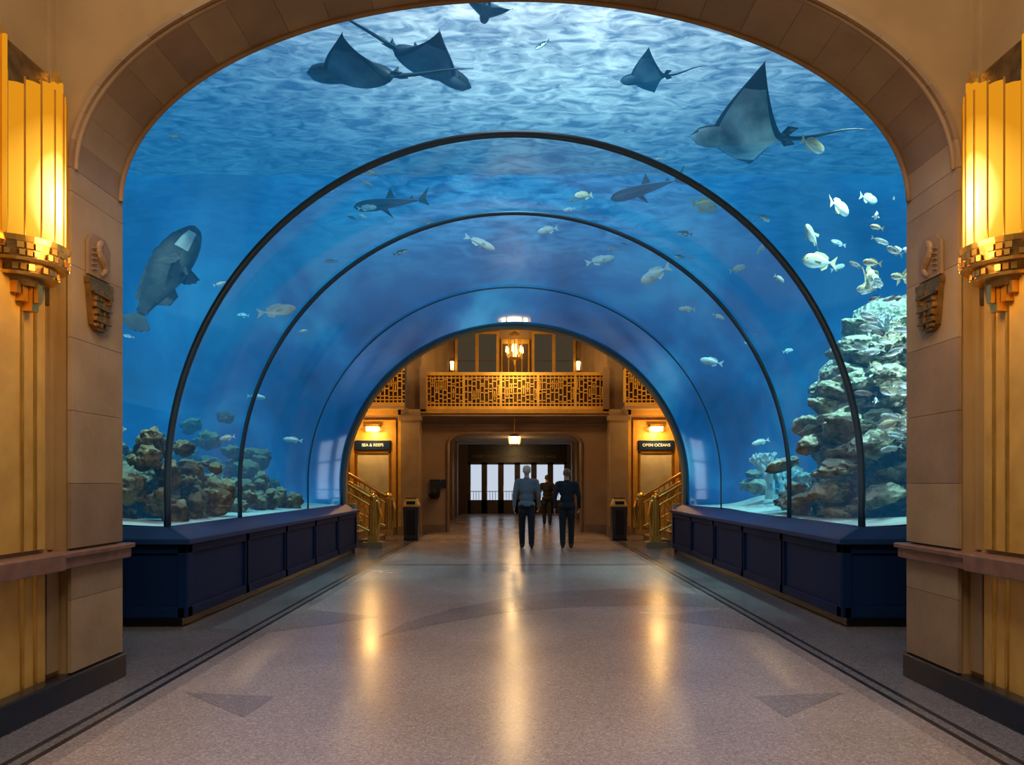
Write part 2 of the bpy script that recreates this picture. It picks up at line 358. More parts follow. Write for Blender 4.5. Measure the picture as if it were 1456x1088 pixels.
# ------------------------------------------------------------------ art deco sconces
def sconce(sx):
    e = empty('art_deco_wall_sconce', (sx*2.95, 4.40, 2.72))
    b = B([AMBER]); n = 9; R = .235
    def hc(r, k, n, z, sc=1.0):
        a = -math.pi/2+math.pi*k/n
        return (-sx*r*math.cos(a)*sc, r*math.sin(a), z)
    for k in range(n):
        zt = 1.05-.03*abs(k-4)
        p0 = hc(R, k, n, .08); p1 = hc(R, k+1, n, .08)
        q0 = (p0[0], p0[1], zt); q1 = (p1[0], p1[1], zt)
        inn = [(x*.9, y*.9, z) for x, y, z in (p0, p1, q1, q0)]
        mid = ((p0[0]+p1[0])*.52, (p0[1]+p1[1])*.52)
        b.poly([p0, (mid[0], mid[1], .08), (mid[0], mid[1], zt), q0]); b.poly([(mid[0], mid[1], .08), p1, q1, (mid[0], mid[1], zt)])
        b.poly([q0, q1, inn[2], inn[3]])
    b.box(-sx*.0, -sx*.10, -R-.03, -R-.015, .1, 1.2); b.box(0, -sx*.10, R+.015, R+.03, .1, 1.2)
    b.done('amber_glass_panes', e, recalc=False)
    b = B([BRASS, BRASSD])
    for k in range(n+1):
        p = hc(R+.006, k, n, 0); h = 1.08 if k in (0, n) else 1.0+.02*(k % 2)
        b.tube([(p[0], p[1], .05), (p[0], p[1], h)], .006, 0, 6)
    for k in (0, 1):
        s = (-1, 1)[k]
        b.box(0, -sx*.07, s*(R+.03), s*(R+.045), .0, 1.28, 0)
        b.box(0, -sx*.05, s*(R+.05), s*(R+.07), .05, 1.16, 0)
        b.box(-sx*.065, -sx*.08, s*(R+.0), s*(R+.05), .05, 1.24, 0)
    b.box(0, -sx*.015, -R-.05, R+.05, -.2, 1.25, 1)
    def half(r0, r1, z0, z1, m, seg=18):
        A = [(-sx*r0*math.cos(-math.pi/2+math.pi*i/seg), r0*math.sin(-math.pi/2+math.pi*i/seg), z0) for i in range(seg+1)]
        C = [(-sx*r1*math.cos(-math.pi/2+math.pi*i/seg), r1*math.sin(-math.pi/2+math.pi*i/seg), z1) for i in range(seg+1)]
        b.loft([A, C], m)
    half(R+.02, R+.03, .06, .09, 0); half(R+.0, R+.015, -.03, .06, 1); half(R+.005, R+.02, -.045, -.03, 0)
    half(R-.055, R-.04, -.10, -.045, 1); half(R-.05, R-.035, -.115, -.10, 0); half(R-.12, R-.10, -.16, -.115, 1)
    for row, (rr, z0, z1, cnt) in enumerate(((R+.016, -.022, .01, 22), (R+.018, .018, .052, 18), (R-.04, -.09, -.055, 16))):
        for i in range(cnt):
            a = -math.pi/2+math.pi*(i+.5)/cnt
            if (i+row) % 4 == 3: continue
            c = Vector((-sx*rr*math.cos(a), rr*math.sin(a), 0)); tn = Vector((sx*math.sin(a), math.cos(a), 0)); w = rr*math.pi/cnt*.38
            o = Vector((c.x, c.y, 0)).normalized()*.01
            pts = [c-tn*w-o*.3, c+tn*w-o*.3, c+tn*w+o, c-tn*w+o]
            b.prism([(p.x, p.y, z0) for p in pts], (0, 0, z1-z0), 0)
    for y, z, r in ((0, -.30, .03), (-.055, -.25, .022), (.055, -.25, .022), (-.1, -.21, .018), (.1, -.21, .018)):
        b.box(-sx*.01, -sx*(.02+r*2.5), y-r, y+r, z, -.14, 0)
    b.box(-sx*.1, -sx*.125, -.02, .02, -.25, -.14, 0)
    b.done('brass_frame', e)
    light('sconce_glow', 'POINT', (sx*2.4, 4.25, 2.75), 22, (1, .60, .20), .12)
sconce(-1); sconce(1)

# ------------------------------------------------------------------ aquarium
TY0, TY1 = 7.2, 14.5
TOP = 7.5; BED = .98; HW = 9.0
def rz(y): return 3.42+(3.13-3.42)*(y-TY0)/(TY1-TY0)
def tprof(y, off=0.0, n=72, base=BED):
    p = arcpts(3.4+off, rz(y)+off, 1.4, n)
    return [(-(3.4+off), base)] + p + [(3.4+off, base)]
aq = empty('aquarium_tunnel')
b = B(WATER)
def sec(y):
    return [(-HW, y, BED-.03), (-HW, y, TOP), (HW, y, TOP), (HW, y, BED-.03)] + [(x, y, z) for x, z in tprof(y, .012, base=BED-.03)[::-1]]
b.loft([sec(TY0+.02), sec(TY1)]); b.done('water', aq)
# sun shafts: added self-glowing cones that imitate slanting beams of light
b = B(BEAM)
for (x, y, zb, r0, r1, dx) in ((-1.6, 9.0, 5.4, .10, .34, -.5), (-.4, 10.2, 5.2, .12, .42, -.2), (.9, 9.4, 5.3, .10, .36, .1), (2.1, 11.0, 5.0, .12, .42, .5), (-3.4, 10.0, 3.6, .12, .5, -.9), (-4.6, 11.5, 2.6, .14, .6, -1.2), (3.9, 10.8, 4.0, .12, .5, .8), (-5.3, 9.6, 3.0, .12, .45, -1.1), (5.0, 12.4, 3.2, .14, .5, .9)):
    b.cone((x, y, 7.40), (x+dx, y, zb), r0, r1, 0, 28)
b.done('glowing_light_shafts', aq, smooth=True)
b = B(GLASS)
ysn = [TY0, 8.15, 9.1, 10.6, 12.1, 13.3, TY1]
R = [[b.bm.verts.new((x, y, z)) for x, z in tprof(y)] for y in ysn]
for A, C in zip(R, R[1:]):
    for k in range(len(A)-1): b.bm.faces.new((A[k], A[k+1], C[k+1], C[k]))
b.done('acrylic_tunnel_shell', aq, smooth=True)
b = B(GLASS)
pp = tprof(TY0)
b.poly([(-HW, TY0, BED), (-HW, TY0, TOP), (HW, TY0, TOP), (HW, TY0, BED)] + [(x, TY0, z) for x, z in pp[::-1]])
b.done('acrylic_front_pane', aq)
b = B(STEEL)
for y, r in ((TY0, .034), (9.1, .028), (12.1, .014), (TY1-.02, .024)):
    b.tube([(x, y, z) for x, z in tprof(y, -.015, base=BED-.02)], r, n=10)
b.done('steel_arch_ribs', aq, smooth=True)
for sx in (-1, 1):
    b = B([NAVY, NAVYC, BLACK])
    b.box(sx*3.24, sx*HW, 7.2, 14.75, 0, .12, 2)
    b.box(sx*3.18, sx*HW, 7.14, 14.8, .1, .82, 0)
    yy = 7.14
    for i, w in enumerate((1.55, 1.5, 1.5, 1.5, 1.55)):
        b.box(sx*3.155, sx*3.18, yy+.0, yy+.10, .1, .82, 0); b.box(sx*3.155, sx*3.18, yy+w-.02, yy+w+.06, .1, .82, 0)
        b.box(sx*3.155, sx*3.18, yy, yy+w, .1, .2, 0); b.box(sx*3.155, sx*3.18, yy, yy+w, .72, .82, 0); yy += w
    b.box(sx*3.18, sx*4.9, 7.115, 7.14, .1, .2, 0); b.box(sx*3.155, sx*4.9, 7.115, 7.14, .72, .82, 0)
    b.box(sx*3.155, sx*3.25, 7.115, 7.14, .1, .82, 0)
    f0 = sorted((sx*3.11, sx*HW)); f1 = sorted((sx*3.36, sx*HW))
    b.box(f0[0], f0[1], 7.06, 14.8, .81, .86, 1)
    b.frus((f0[0], f0[1], 7.06, 14.8), (f1[0], f1[1], 7.17, 14.8), .86, .975, 1)
    b.done('tank_plinth', aq, bevel=.006)
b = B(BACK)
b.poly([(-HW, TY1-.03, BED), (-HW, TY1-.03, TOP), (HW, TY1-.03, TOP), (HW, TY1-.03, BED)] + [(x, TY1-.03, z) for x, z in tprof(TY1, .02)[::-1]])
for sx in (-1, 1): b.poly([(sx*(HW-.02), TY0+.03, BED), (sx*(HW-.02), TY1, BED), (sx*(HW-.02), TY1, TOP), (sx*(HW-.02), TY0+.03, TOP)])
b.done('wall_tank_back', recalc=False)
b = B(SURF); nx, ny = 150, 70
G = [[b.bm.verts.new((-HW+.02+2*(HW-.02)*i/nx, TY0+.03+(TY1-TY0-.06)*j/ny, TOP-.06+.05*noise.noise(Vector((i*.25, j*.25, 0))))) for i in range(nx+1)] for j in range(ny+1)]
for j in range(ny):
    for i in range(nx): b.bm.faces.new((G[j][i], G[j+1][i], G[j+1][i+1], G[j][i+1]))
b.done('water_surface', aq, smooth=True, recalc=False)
b = B(SAND)
for sx in (-1, 1):
    nx, ny = 60, 60; G = []
    for j in range(ny+1):
        row = []
        for i in range(nx+1):
            x = 3.43+(HW-.05-3.43)*(i/nx)**1.3; y = TY0+.04+(TY1-TY0-.1)*j/ny
            h = BED-.005+min(1, (x-3.43)*.8)*(.06+.10*noise.noise(Vector((x*.8*sx, y*.8, 3)))+.14*max(0, (x-4)*.15))
            if sx > 0: h += .2*math.exp(-((x-4.2)**2*4+(y-12.0)**2*1.2))
            row.append(b.bm.verts.new((sx*x, y, h)))
        G.append(row)
    for j in range(ny):
        for i in range(nx): b.bm.faces.new((G[j][i], G[j][i+1], G[j+1][i+1], G[j+1][i]))
b.done('sand_bed', aq, smooth=True)

def rockmat(name, top, side, dark, thr=.35):
    m, t, o = nt(name)
    p = N(t, 'ShaderNodeBsdfPrincipled'); p.inputs['Roughness'].default_value = .85
    g = N(t, 'ShaderNodeNewGeometry'); sep = N(t, 'ShaderNodeSeparateXYZ'); t.links.new(g.outputs['Normal'], sep.inputs[0])
    tc = N(t, 'ShaderNodeTexCoord'); nz = N(t, 'ShaderNodeTexNoise'); nz.inputs['Scale'].default_value = 6; nz.inputs['Detail'].default_value = 7
    t.links.new(tc.outputs['Object'], nz.inputs['Vector'])
    base = ramp(t, nz.outputs[0], [(.38, dark), (.6, side)])
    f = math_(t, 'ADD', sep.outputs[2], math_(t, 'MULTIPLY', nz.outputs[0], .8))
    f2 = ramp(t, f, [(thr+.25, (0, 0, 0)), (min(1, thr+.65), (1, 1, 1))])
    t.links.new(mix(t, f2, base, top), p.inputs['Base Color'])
    n2 = N(t, 'ShaderNodeTexVoronoi'); n2.inputs['Scale'].default_value = 16; t.links.new(tc.outputs['Object'], n2.inputs['Vector'])
    bp = N(t, 'ShaderNodeBump'); bp.inputs['Strength'].default_value = .9; bp.inputs['Distance'].default_value = .05
    t.links.new(n2.outputs[0], bp.inputs['Height']); t.links.new(bp.outputs[0], p.inputs['Normal'])
    t.links.new(p.outputs[0], o.inputs[0]); return m
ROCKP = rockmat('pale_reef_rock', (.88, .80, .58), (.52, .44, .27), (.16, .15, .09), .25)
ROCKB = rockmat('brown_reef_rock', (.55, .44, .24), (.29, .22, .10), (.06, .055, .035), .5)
def boulder(b, c, r, m=0, amp=.45, sub=3, freq=1.9):
    c = Vector(c); off = Vector((random.random()*50, random.random()*50, 0))
    M = Matrix.Translation(c) @ Euler((random.uniform(-.4, .4), random.uniform(-.4, .4), random.random()*6)).to_matrix().to_4x4()
    q = bmesh.ops.create_icosphere(b.bm, subdivisions=sub, radius=1)
    for v in q['verts']:
        d = 1+amp*noise.fractal(v.co*freq+off, 1, 2, 4)
        v.co = M @ Vector((v.co.x*r[0]*d, v.co.y*r[1]*d, v.co.z*r[2]*d))
    for f in {f for v in q['verts'] for f in v.link_faces}: f.material_index = m
def reef(name, mat, items):
    b = B([mat])
    for c, r in items: boulder(b, c, r)
    return b.done(name, smooth=True, recalc=False)
def clear(x, z, r): return math.hypot(x, z-1.4) - r > 3.42
items = [((5.7, 9.4, 1.5), (1.5, .9, .9)), ((5.5, 9.5, 2.4), (1.25, .8, .8)), ((5.55, 9.6, 3.1), (1.15, .6, .7)), ((4.5, 9.4, 1.2), (.65, .9, .5)), ((4.5, 9.4, 1.9), (.6, .7, .5)), ((4.6, 9.5, 2.6), (.6, .6, .5)), ((5.9, 9.7, 3.6), (.8, .5, .45))]
tries = 0
while len(items) < 540 and tries < 40000:
    tries += 1
    z = random.uniform(1.0, 4.2); x = random.uniform(3.55, 6.9); y = random.uniform(8.2, 10.2)
    hmax = 1.0+3.1*max(0, min(1, (x-3.38)/1.75))**.48 - .30*abs(y-9.4)
    if z > hmax: continue
    if y > 9.3 and random.random() < .6: continue
    r = random.uniform(.08, .23)
    if not clear(x, z, r*1.25): continue
    items.append(((x, y, z), (r*1.3, r*1.1, r*random.uniform(.38, .8))))
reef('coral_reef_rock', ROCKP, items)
items = [((-4.7, 8.7, 1.2), (.9, .6, .4)), ((-5.6, 8.7, 1.3), (.8, .6, .4))]; tries = 0
while len(items) < 280 and tries < 20000:
    tries += 1
    x = random.uniform(3.62, 6.3); y = random.uniform(7.6, 9.3); z = random.uniform(.98, 2.1)
    top = 1.66+.22*math.sin(x*2.9+y*1.3)+.12*math.sin(x*7)
    if z > top: continue
    r = random.uniform(.05, .15)
    if not clear(x, z, r*1.3): continue
    items.append(((-x, y, z), (r, r, r*random.uniform(.7, 1.3))))
for k in range(70):
    a = random.uniform(0, 6.28); q = random.uniform(0, .55); yy = random.uniform(9.8, 12.2)
    x = 4.15+q*math.cos(a); r = random.uniform(.07, .13)
    if x < 3.6: x = 3.62
    items.append(((-x, yy, 1.02+(.6-q)*random.random()*.9), (r, r, r*1.2)))
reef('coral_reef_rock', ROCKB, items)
items = []
for k in range(60):
    x = random.uniform(4.6, 7.2); y = random.uniform(12.6, 14); z = random.uniform(1, 1.1+1.7*math.exp(-((x-5.4)/.8)**2))
    r = random.uniform(.14, .3)
    if clear(x, z, r*1.3): items.append(((-x, y, z), (r, r, r*.7)))
reef('coral_reef_rock', ROCKB, items)
items = []
for k in range(60):
    x = random.uniform(4.3, 7.5); y = random.uniform(12.2, 14); z = random.uniform(1, 1.6)
    r = random.uniform(.1, .24)
    items.append(((x, y, z), (r, r, r*.6)))
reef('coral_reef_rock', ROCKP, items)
PALEC = pmat('pale_coral', (.85, .9, .92), (.6, .68, .7), .8, scale=8, bump=.3)
def branch_coral(loc, hgt):
    b = B([PALEC])
    def grow(p, d, L, r, dep):
        q = p+d*L; b.cone(p, q, r, r*.75, 0, 7); b.sphere(q, r*.8, 0, 7, 5)
        if dep == 0: return
        for k in range(3):
            nd = (d+Vector((random.uniform(-.8, .8), random.uniform(-.8, .8), random.uniform(-.1, .5)))).normalized()
            grow(q, nd, L*.72, r*.7, dep-1)
    grow(Vector((0, 0, 0)), Vector((0, 0, 1)), hgt*.38, hgt*.12, 4)
    b.done('branching_coral', smooth=True, loc=loc)
branch_coral((3.95, 11.4, 1.15), .7); branch_coral((4.25, 11.7, 1.15), .5); branch_coral((-4.6, 8.4, 1.65), .4)
branch_coral((-3.95, 8.2, 1.5), .3); branch_coral((4.3, 8.6, 2.95), .4)

# ------------------------------------------------------------------ sea life
SKB = pmat('ray_back', (.035, .055, .085), (.02, .03, .05), .5, scale=8)
SKW = pmat('ray_belly', (.80, .82, .82), (.10, .14, .19), .5, scale=2.6, detail=5)
SKM = pmat('ray_dusky_belly', (.20, .24, .31), (.035, .05, .085), .5, scale=3, detail=5)
FSY = pmat('fish_yellow', (1, .9, .55), (.85, .8, .5), .4, scale=10)
FSW = pmat('fish_silver', (1, 1, .97), (.7, .78, .78), .35, scale=10)
FSG = pmat('fish_grey', (.5, .56, .6), (.3, .36, .42), .4, scale=10)
FSD = pmat('fish_dark', (.06, .075, .08), (.03, .04, .05), .5, scale=10)
GRB = pmat('grouper_back', (.10, .10, .11), (.02, .025, .035), .6, scale=4, detail=6, bump=.3, bscale=25)
GRW = pmat('grouper_belly', (.20, .20, .20), (.07, .075, .085), .6, scale=5, detail=6)
EYE = pmat('eye_black', (.005, .005, .005), None, .1)
def eagle_ray(loc, rot, span=1.3, flap=.35, belly=SKM):
    e = empty('eagle_ray', loc, rot); S = span/2
    b = B([SKB, belly]); nu, nv = 40, 14
    def pt(u, v, side):
        a = abs(u)
        lead = .50-.58*a**1.15+.05*math.sin(a*math.pi); trail = -.46+.38*a**.62
        if a > .995: lead = trail = -.08
        y = trail+(lead-trail)*v
        th = .17*(1-a)**1.7*math.sin(math.pi*min(1, max(0, v))**.8)**.8+.010*(1-a)
        if v <= 0 or v >= 1: th = 0
        z = flap*a**1.6-.06*a*(1-v)+.03*math.sin(a*5)
        return Vector((u*S, y*S*1.25, z*S+side*th*S*1.1))
    for side in (1, -1):
        G = [[b.bm.verts.new(pt(-1+2*i/nu, j/nv, side)) for i in range(nu+1)] for j in range(nv+1)]
        for j in range(nv):
            for i in range(nu):
                f = b.bm.faces.new((G[j][i], G[j][i+1], G[j+1][i+1], G[j+1][i]) if side > 0 else (G[j][i], G[j+1][i], G[j+1][i+1], G[j][i+1]))
                edge = j in (0, nv-1) or i < 6 or i >= nu-6
                f.material_index = 0 if (side > 0 or edge) else 1
    bmesh.ops.remove_doubles(b.bm, verts=b.bm.verts, dist=.0008)
    b.done('wings', e, smooth=True, recalc=False)
    b = B([SKB, belly, EYE])
    rings = []
    for s in range(13):
        t = s/12; y = (.92-1.45*t)*S; w = (.02+.19*math.sin(math.pi*min(1, t*1.05)**.6))*S*(1-.25*t); h = w*.8
        rings.append([(w*math.cos(k*math.pi/8), y, .01+h*math.sin(k*math.pi/8)) for k in range(16)])
    for f in b.loft(rings, 0):
        if f.calc_center_median().z < 0: f.material_index = 1
    for sx in (-1, 1):
        b.sphere((sx*.155*S, .62*S, .05*S), .032*S, 2, 8, 6)
        b.prism([(sx*.06*S, -.5*S, 0), (sx*.2*S, -.58*S, 0), (sx*.16*S, -.74*S, 0), (sx*.05*S, -.64*S, 0)], (0, 0, .012), 0)
    b.prism([(0, -.5*S, .03*S), (0, -.62*S, .14*S), (0, -.64*S, .02*S)], (.008, 0, 0), 0)
    b.tube([(.06*S*math.sin(t*.6), (-.45-.14*t)*S, .02*S*t*.6) for t in range(11)], [.04*S*(1-t/11.5) for t in range(11)], 0, 8)
    b.done('body_and_tail', e, smooth=True)
def fish(name, loc, rot, L, Hh, T, back, belly, fin, shark=False):
    e = empty(name, loc, rot); b = B([back, belly, fin, EYE]); rings = []; n = 20; K = 18
    for s in range(n+1):
        t = s/n
        if shark: prof = max(.03, (math.sin(math.pi*min(1, t*1.02)**.62))**.75)*(1-.35*t)
        else: prof = max(.13 if t > .6 else .04, (math.sin(math.pi*min(1, t*1.06)**.72) if t*1.06 < 1 else 0)**.8)
        h = Hh/2*prof; w = T/2*prof
        rings.append([(L*(.5-t*.86), w*math.cos(k*2*math.pi/K), h*math.sin(k*2*math.pi/K)) for k in range(K)])
    for f in b.loft(rings, 0):
        f.smooth = True
        if f.calc_center_median().z < -.05*Hh: f.material_index = 1
    xt = -.34*L; th = T*.05
    if shark:
        b.prism([(xt, 0, .02*L), (-.5*L, 0, .17*L), (-.43*L, 0, .02*L), (-.47*L, 0, -.08*L), (xt, 0, -.02*L)], (0, th, 0), 2)
        b.prism([(.08*L, 0, Hh*.42), (-.0*L, 0, Hh*.42+.13*L), (-.04*L, 0, Hh*.38)], (0, th, 0), 2)
        b.prism([(-.22*L, 0, Hh*.2), (-.26*L, 0, Hh*.2+.04*L), (-.28*L, 0, Hh*.15)], (0, th, 0), 2)
        for sy in (-1, 1): b.prism([(.18*L, sy*T*.35, -Hh*.2), (.02*L, sy*(T*.4+.19*L), -Hh*.3-.05*L), (.08*L, sy*T*.35, -Hh*.25)], (0, 0, th), 2)
    else:
        b.prism([(xt+.02*L, 0, .1*Hh), (-.5*L, 0, .48*Hh), (-.44*L, 0, 0), (-.5*L, 0, -.48*Hh), (xt+.02*L, 0, -.1*Hh)], (0, th, 0), 2)
        b.prism([(.22*L, 0, Hh*.42), (.1*L, 0, Hh*.66), (-.12*L, 0, Hh*.58), (-.26*L, 0, Hh*.34), (-.24*L, 0, Hh*.15), (.1*L, 0, Hh*.4)], (0, th, 0), 2)
        b.prism([(.0*L, 0, -Hh*.4), (-.08*L, 0, -Hh*.62), (-.22*L, 0, -Hh*.42), (-.25*L, 0, -Hh*.15)], (0, th, 0), 2)
        for sy in (-1, 1): b.prism([(.2*L, sy*T*.4, -.03*Hh), (.04*L, sy*T*1.0, -.16*Hh), (.06*L, sy*T*.8, -.32*Hh), (.18*L, sy*T*.42, -.14*Hh)], (0, 0, th), 2)
    for sy in (-1, 1): b.sphere((.37*L, sy*T*(.27 if not shark else .25), .1*Hh), .035*Hh+.004, 3, 8, 6)
    b.done('body', e, smooth=False)
    return e
def grouper(loc, rot, L=1.5):
    e = empty('grouper', loc, rot); b = B([GRB, GRW, GRB, EYE, FSW])
    st = [(0, .02, .02, 0), (.02, .06, .06, -.01), (.07, .10, .10, -.01), (.15, .145, .14, 0), (.25, .175, .16, .005), (.36, .185, .155, .008), (.5, .172, .13, .008), (.63, .135, .095, .006), (.75, .09, .058, .004), (.84, .06, .035, 0), (.88, .058, .025, 0)]
    K = 24; rings = []
    for t, h, w, zo in st:
        rings.append([(L*(.5-t), L*w*.62*math.cos(k*2*math.pi/K), L*(zo+h*.95*math.sin(k*2*math.pi/K))) for k in range(K)])
    for f in b.loft(rings, 0):
        f.smooth = True; c = f.calc_center_median()
        if c.z < -.09*L: f.material_index = 1
        if c.x > .24*L and c.x < .44*L and c.z < -.0*L and c.z > -.09*L: f.material_index = 4
    def fan(o, a0, a1, r, n, nrm, plane):
        pts = [Vector(o)]
        for i in range(n+1):
            a = a0+(a1-a0)*i/n; rr = r*(1+.05*(i % 2)); pts.append(Vector(o)+Vector(plane(math.cos(a)*rr, math.sin(a)*rr)))
        b.prism(pts, nrm, 2)
    xz = lambda u, v: (u, 0, v)
    fan((-.36*L, 0, 0), math.radians(130), math.radians(230), .18*L, 12, (0, .01*L, 0), xz)
    top = [(.20-.045*i, (.215 if i % 2 else .195)-.0006*i*i*1.2) for i in range(12)]
    b.prism([(.22*L, 0, .13*L)]+[(x*L, 0, z*L) for x, z in top]+[(-.30*L, 0, .05*L)], (0, .01*L, 0), 2)
    b.prism([(-.05*L, 0, -.11*L), (-.12*L, 0, -.20*L), (-.22*L, 0, -.18*L), (-.28*L, 0, -.04*L)], (0, .01*L, 0), 2)
    for sy in (-1, 1):
        fan((.19*L, sy*.09*L, -.04*L), math.radians(165), math.radians(250), .15*L, 9, (0, sy*.008*L, 0), lambda u, v: (u, sy*.09*L, v*.9))
        b.prism([(.14*L, sy*.04*L, -.14*L), (.07*L, sy*.08*L, -.23*L), (.02*L, sy*.06*L, -.16*L)], (0, .008*L, 0), 2)
        b.sphere((.385*L, sy*.070*L, .045*L), .013*L, 3, 10, 8)
    b.done('body', e, smooth=False)
D = math.radians
eagle_ray((-1.85, 8.9, 6.32), (D(6), D(-14), D(80)), 1.5, .35)
eagle_ray((-1.15, 9.3, 6.68), (D(-15), D(24), D(-70)), 1.45, .45)
eagle_ray((2.85, 9.0, 5.62), (D(6), D(22), D(80)), 1.5, .5, SKW)
eagle_ray((1.85, 10.2, 7.0), (D(0), D(12), D(75)), .85, .3)
eagle_ray((-.33, 8.6, 6.92), (D(0), D(10), D(10)), .6, .3)
grouper((-4.45, 9.4, 4.05), (D(-25), D(-62), D(22)), 1.5)
fish('reef_shark', (-2.05, 12.4, 6.1), (0, D(8), D(185)), 1.3, .22, .2, FSD, SKM, FSD, True)
fish('reef_shark', (2.25, 12.4, 6.35), (0, D(12), D(170)), 1.3, .22, .2, FSD, SKM, FSD, True)
F = [((-4.04, 8.75, 5.52), 10, .14, 0), ((.89, 9.5, 5.10), 200, .26, 1), ((2.44, 9.5, 4.97), 25, .42, 1), ((.50, 11, 5.17), 190, .32, 0), ((-.52, 11, 4.98), 15, .5, 0),
     ((1.39, 12, 5.02), 5, .5, 0), ((2.10, 11, 4.51), 150, .5, 0), ((2.57, 11, 3.99), 160, .25, 0), ((2.9, 10.5, 3.77), 10, .2, 0), ((3.2, 12, 3.37), 165, .38, 0),
     ((-3.0, 9.3, 3.57), 0, .5, 0), ((-4.9, 8.6, 4.3), 8, .4, 0), ((.36, 9.6, 7.1), 160, .22, 2), ((-3.5, 9.0, 1.95), 180, .2, 0), ((-3.6, 12, 2.1), 170, .35, 0),
     ((-2.2, 11, 5.5), 20, .3, 0), ((3.25, 9.7, 4.5), 100, .28, 0),
     ((3.78, 8.6, 4.62), 40, .45, 1), ((3.46, 8.6, 4.28), 235, .50, 1), ((3.55, 8.6, 3.98), 190, .45, 1), ((3.86, 8.0, 3.62), 50, .55, 1), ((4.24, 7.9, 3.62), 10, .38, 1),
     ((4.6, 9.6, 5.1), 20, .3, 1), ((3.35, 8.3, 5.2), 20, .34, 1), ((3.9, 7.9, 1.9), 190, .25, 1), ((4.3, 7.7, 2.9), 170, .25, 1), ((-4.2, 12, 2.8), 5, .3, 0), ((3.6, 10.8, 2.0), 185, .28, 0)]
rr_ = random.Random(21)
for k in range(34):
    F.append(((rr_.uniform(3.7, 4.7), rr_.uniform(7.6, 8.0), rr_.uniform(1.7, 4.6)), rr_.choice((10, 170, 195, 30, 60)), rr_.uniform(.09, .24), rr_.choice((0, 1, 3, 3))))
for k in range(34):
    a = rr_.uniform(.4, 2.8); r = rr_.uniform(3.9, 5.2)
    F.append(((r*math.cos(a), rr_.uniform(8.5, 13), 1.4+r*math.sin(a)), rr_.choice((10, 170, 195, 30)), rr_.uniform(.10, .26), rr_.choice((0, 3, 3, 2))))
# dense school hugging the right-hand reef, all heading the same way
for k in range(60):
    z = rr_.uniform(1.5, 3.9); y = rr_.uniform(7.55, 8.1)
    x = max(3.62, math.sqrt(max(0, 3.62**2-(z-1.4)**2))+.1)+rr_.uniform(0, 1.0)
    F.append(((x, y, z), 180+rr_.uniform(-22, 12), rr_.uniform(.14, .27), rr_.choice((0, 1, 3, 0))))
for (p, hd, L, k) in F:
    mt = ((FSW, FSW), (FSY, FSW), (FSD, FSW), (FSG, FSW))[k]
    hr = random.uniform(.24, .34) if k != 1 else .38
    fish('reef_fish', p, (random.uniform(-.3, .3), random.uniform(-.4, .4), D(hd)), L, L*hr, L*.17, mt[0], mt[1], mt[0])

def spot(name, loc, tgt, en, col, ang=60, size=.15):
    d = Vector(tgt)-Vector(loc)
    return light(name, 'SPOT', loc, en, col, size, d.to_track_quat('-Z', 'Y').to_euler(), spot_size=D(ang), spot_blend=.6)
spot('added_reef_spot', (4.4, 7.5, 7.2), (4.9, 9.3, 2.8), 3400, (1, .98, .85), 62)  # added spots without fixtures, brighten the reefs and fish
spot('added_reef_spot', (-4.6, 7.6, 7.2), (-4.6, 8.7, 1.3), 1600, (1, .95, .8), 50)
spot('added_reef_spot', (4.4, 11.0, 7.2), (4.1, 12.0, 1.0), 2200, (.85, 1, 1), 55)
spot('added_reef_spot', (-4.4, 11.0, 7.2), (-4.4, 12.0, 1.0), 1900, (.85, 1, 1), 60)
spot('added_tank_fill', (0, 7.6, 7.3), (0, 11.5, 5.0), 600, (.9, 1, 1), 110)  # added fill light with no fixture, brightens the sea life
spot('added_belly_fill', (5.2, 7.5, 1.3), (2.9, 9.2, 5.6), 500, (.9, 1, 1), 60)  # added pair of unseen lights from below, brighten fish and ray bellies
spot('added_belly_fill', (-5.2, 7.5, 1.9), (-3.6, 9.0, 5.0), 200, (.9, 1, 1), 80)

# ------------------------------------------------------------------ far hall
b = B([FARSTONE])
pr = tprof(TY1, -.01)
pts = [(-9.2, 0), (-9.2, H), (9.2, H), (9.2, 0), (3.2, 0), (3.2, BED)] + pr[::-1] + [(-3.2, BED), (-3.2, 0)]
b.prism([(x, 14.82, z) for x, z in pts], (0, .2, 0)); b.done('wall_hall_near')
for sx, nm in ((-1, 'left'), (1, 'right')):
    b = B([FARSTONE]); b.box(sx*9.0, sx*9.2, 14.8, 20, 0, H); b.done('wall_hall_'+nm)
b = B([NAVY]); b.box(-9.2, 9.2, 7.15, 14.8, TOP+.02, TOP+.2); b.box(-9.2, -9.02, 7.15, 14.8, 0, TOP+.1); b.box(9.02, 9.2, 7.15, 14.8, 0, TOP+.1); b.done('wall_tank_shell')

b = B([FARSTONE, STONE[0], STONE[3], GOLDP])
FL = 3.38
for sx in (-1, 1):
    b.box(sx*2.62, sx*9.2, 20.0, 21.4, 0, FL, 0)
    b.box(sx*2.55, sx*3.05, 19.8, 20.0, 0, FL, 1); b.box(sx*2.5, sx*3.1, 19.75, 20.05, 0, .25, 2)
    b.box(sx*2.5, sx*3.1, 19.75, 20.05, FL-.3, FL-.18, 1)
    b.box(sx*4.6, sx*5.0, 19.8, 20.0, 0, FL, 1)
    b.box(sx*3.06, sx*3.14, 19.9, 20.0, 0, FL, 3); b.box(sx*4.5, sx*4.6, 19.9, 20.0, 0, FL, 3); b.box(sx*3.06, sx*4.6, 19.9, 20.0, FL-.14, FL, 3)
    b.box(sx*2.62, sx*3.0, 20.5, 20.9, FL, H, 1); b.box(sx*5.2, sx*5.7, 20.3, 20.9, FL, H, 1)
    b.box(sx*2.0, sx*2.3, 22.2, 22.4, FL, H, 1)
ow, oh = 1.9, 2.82; cr = .55
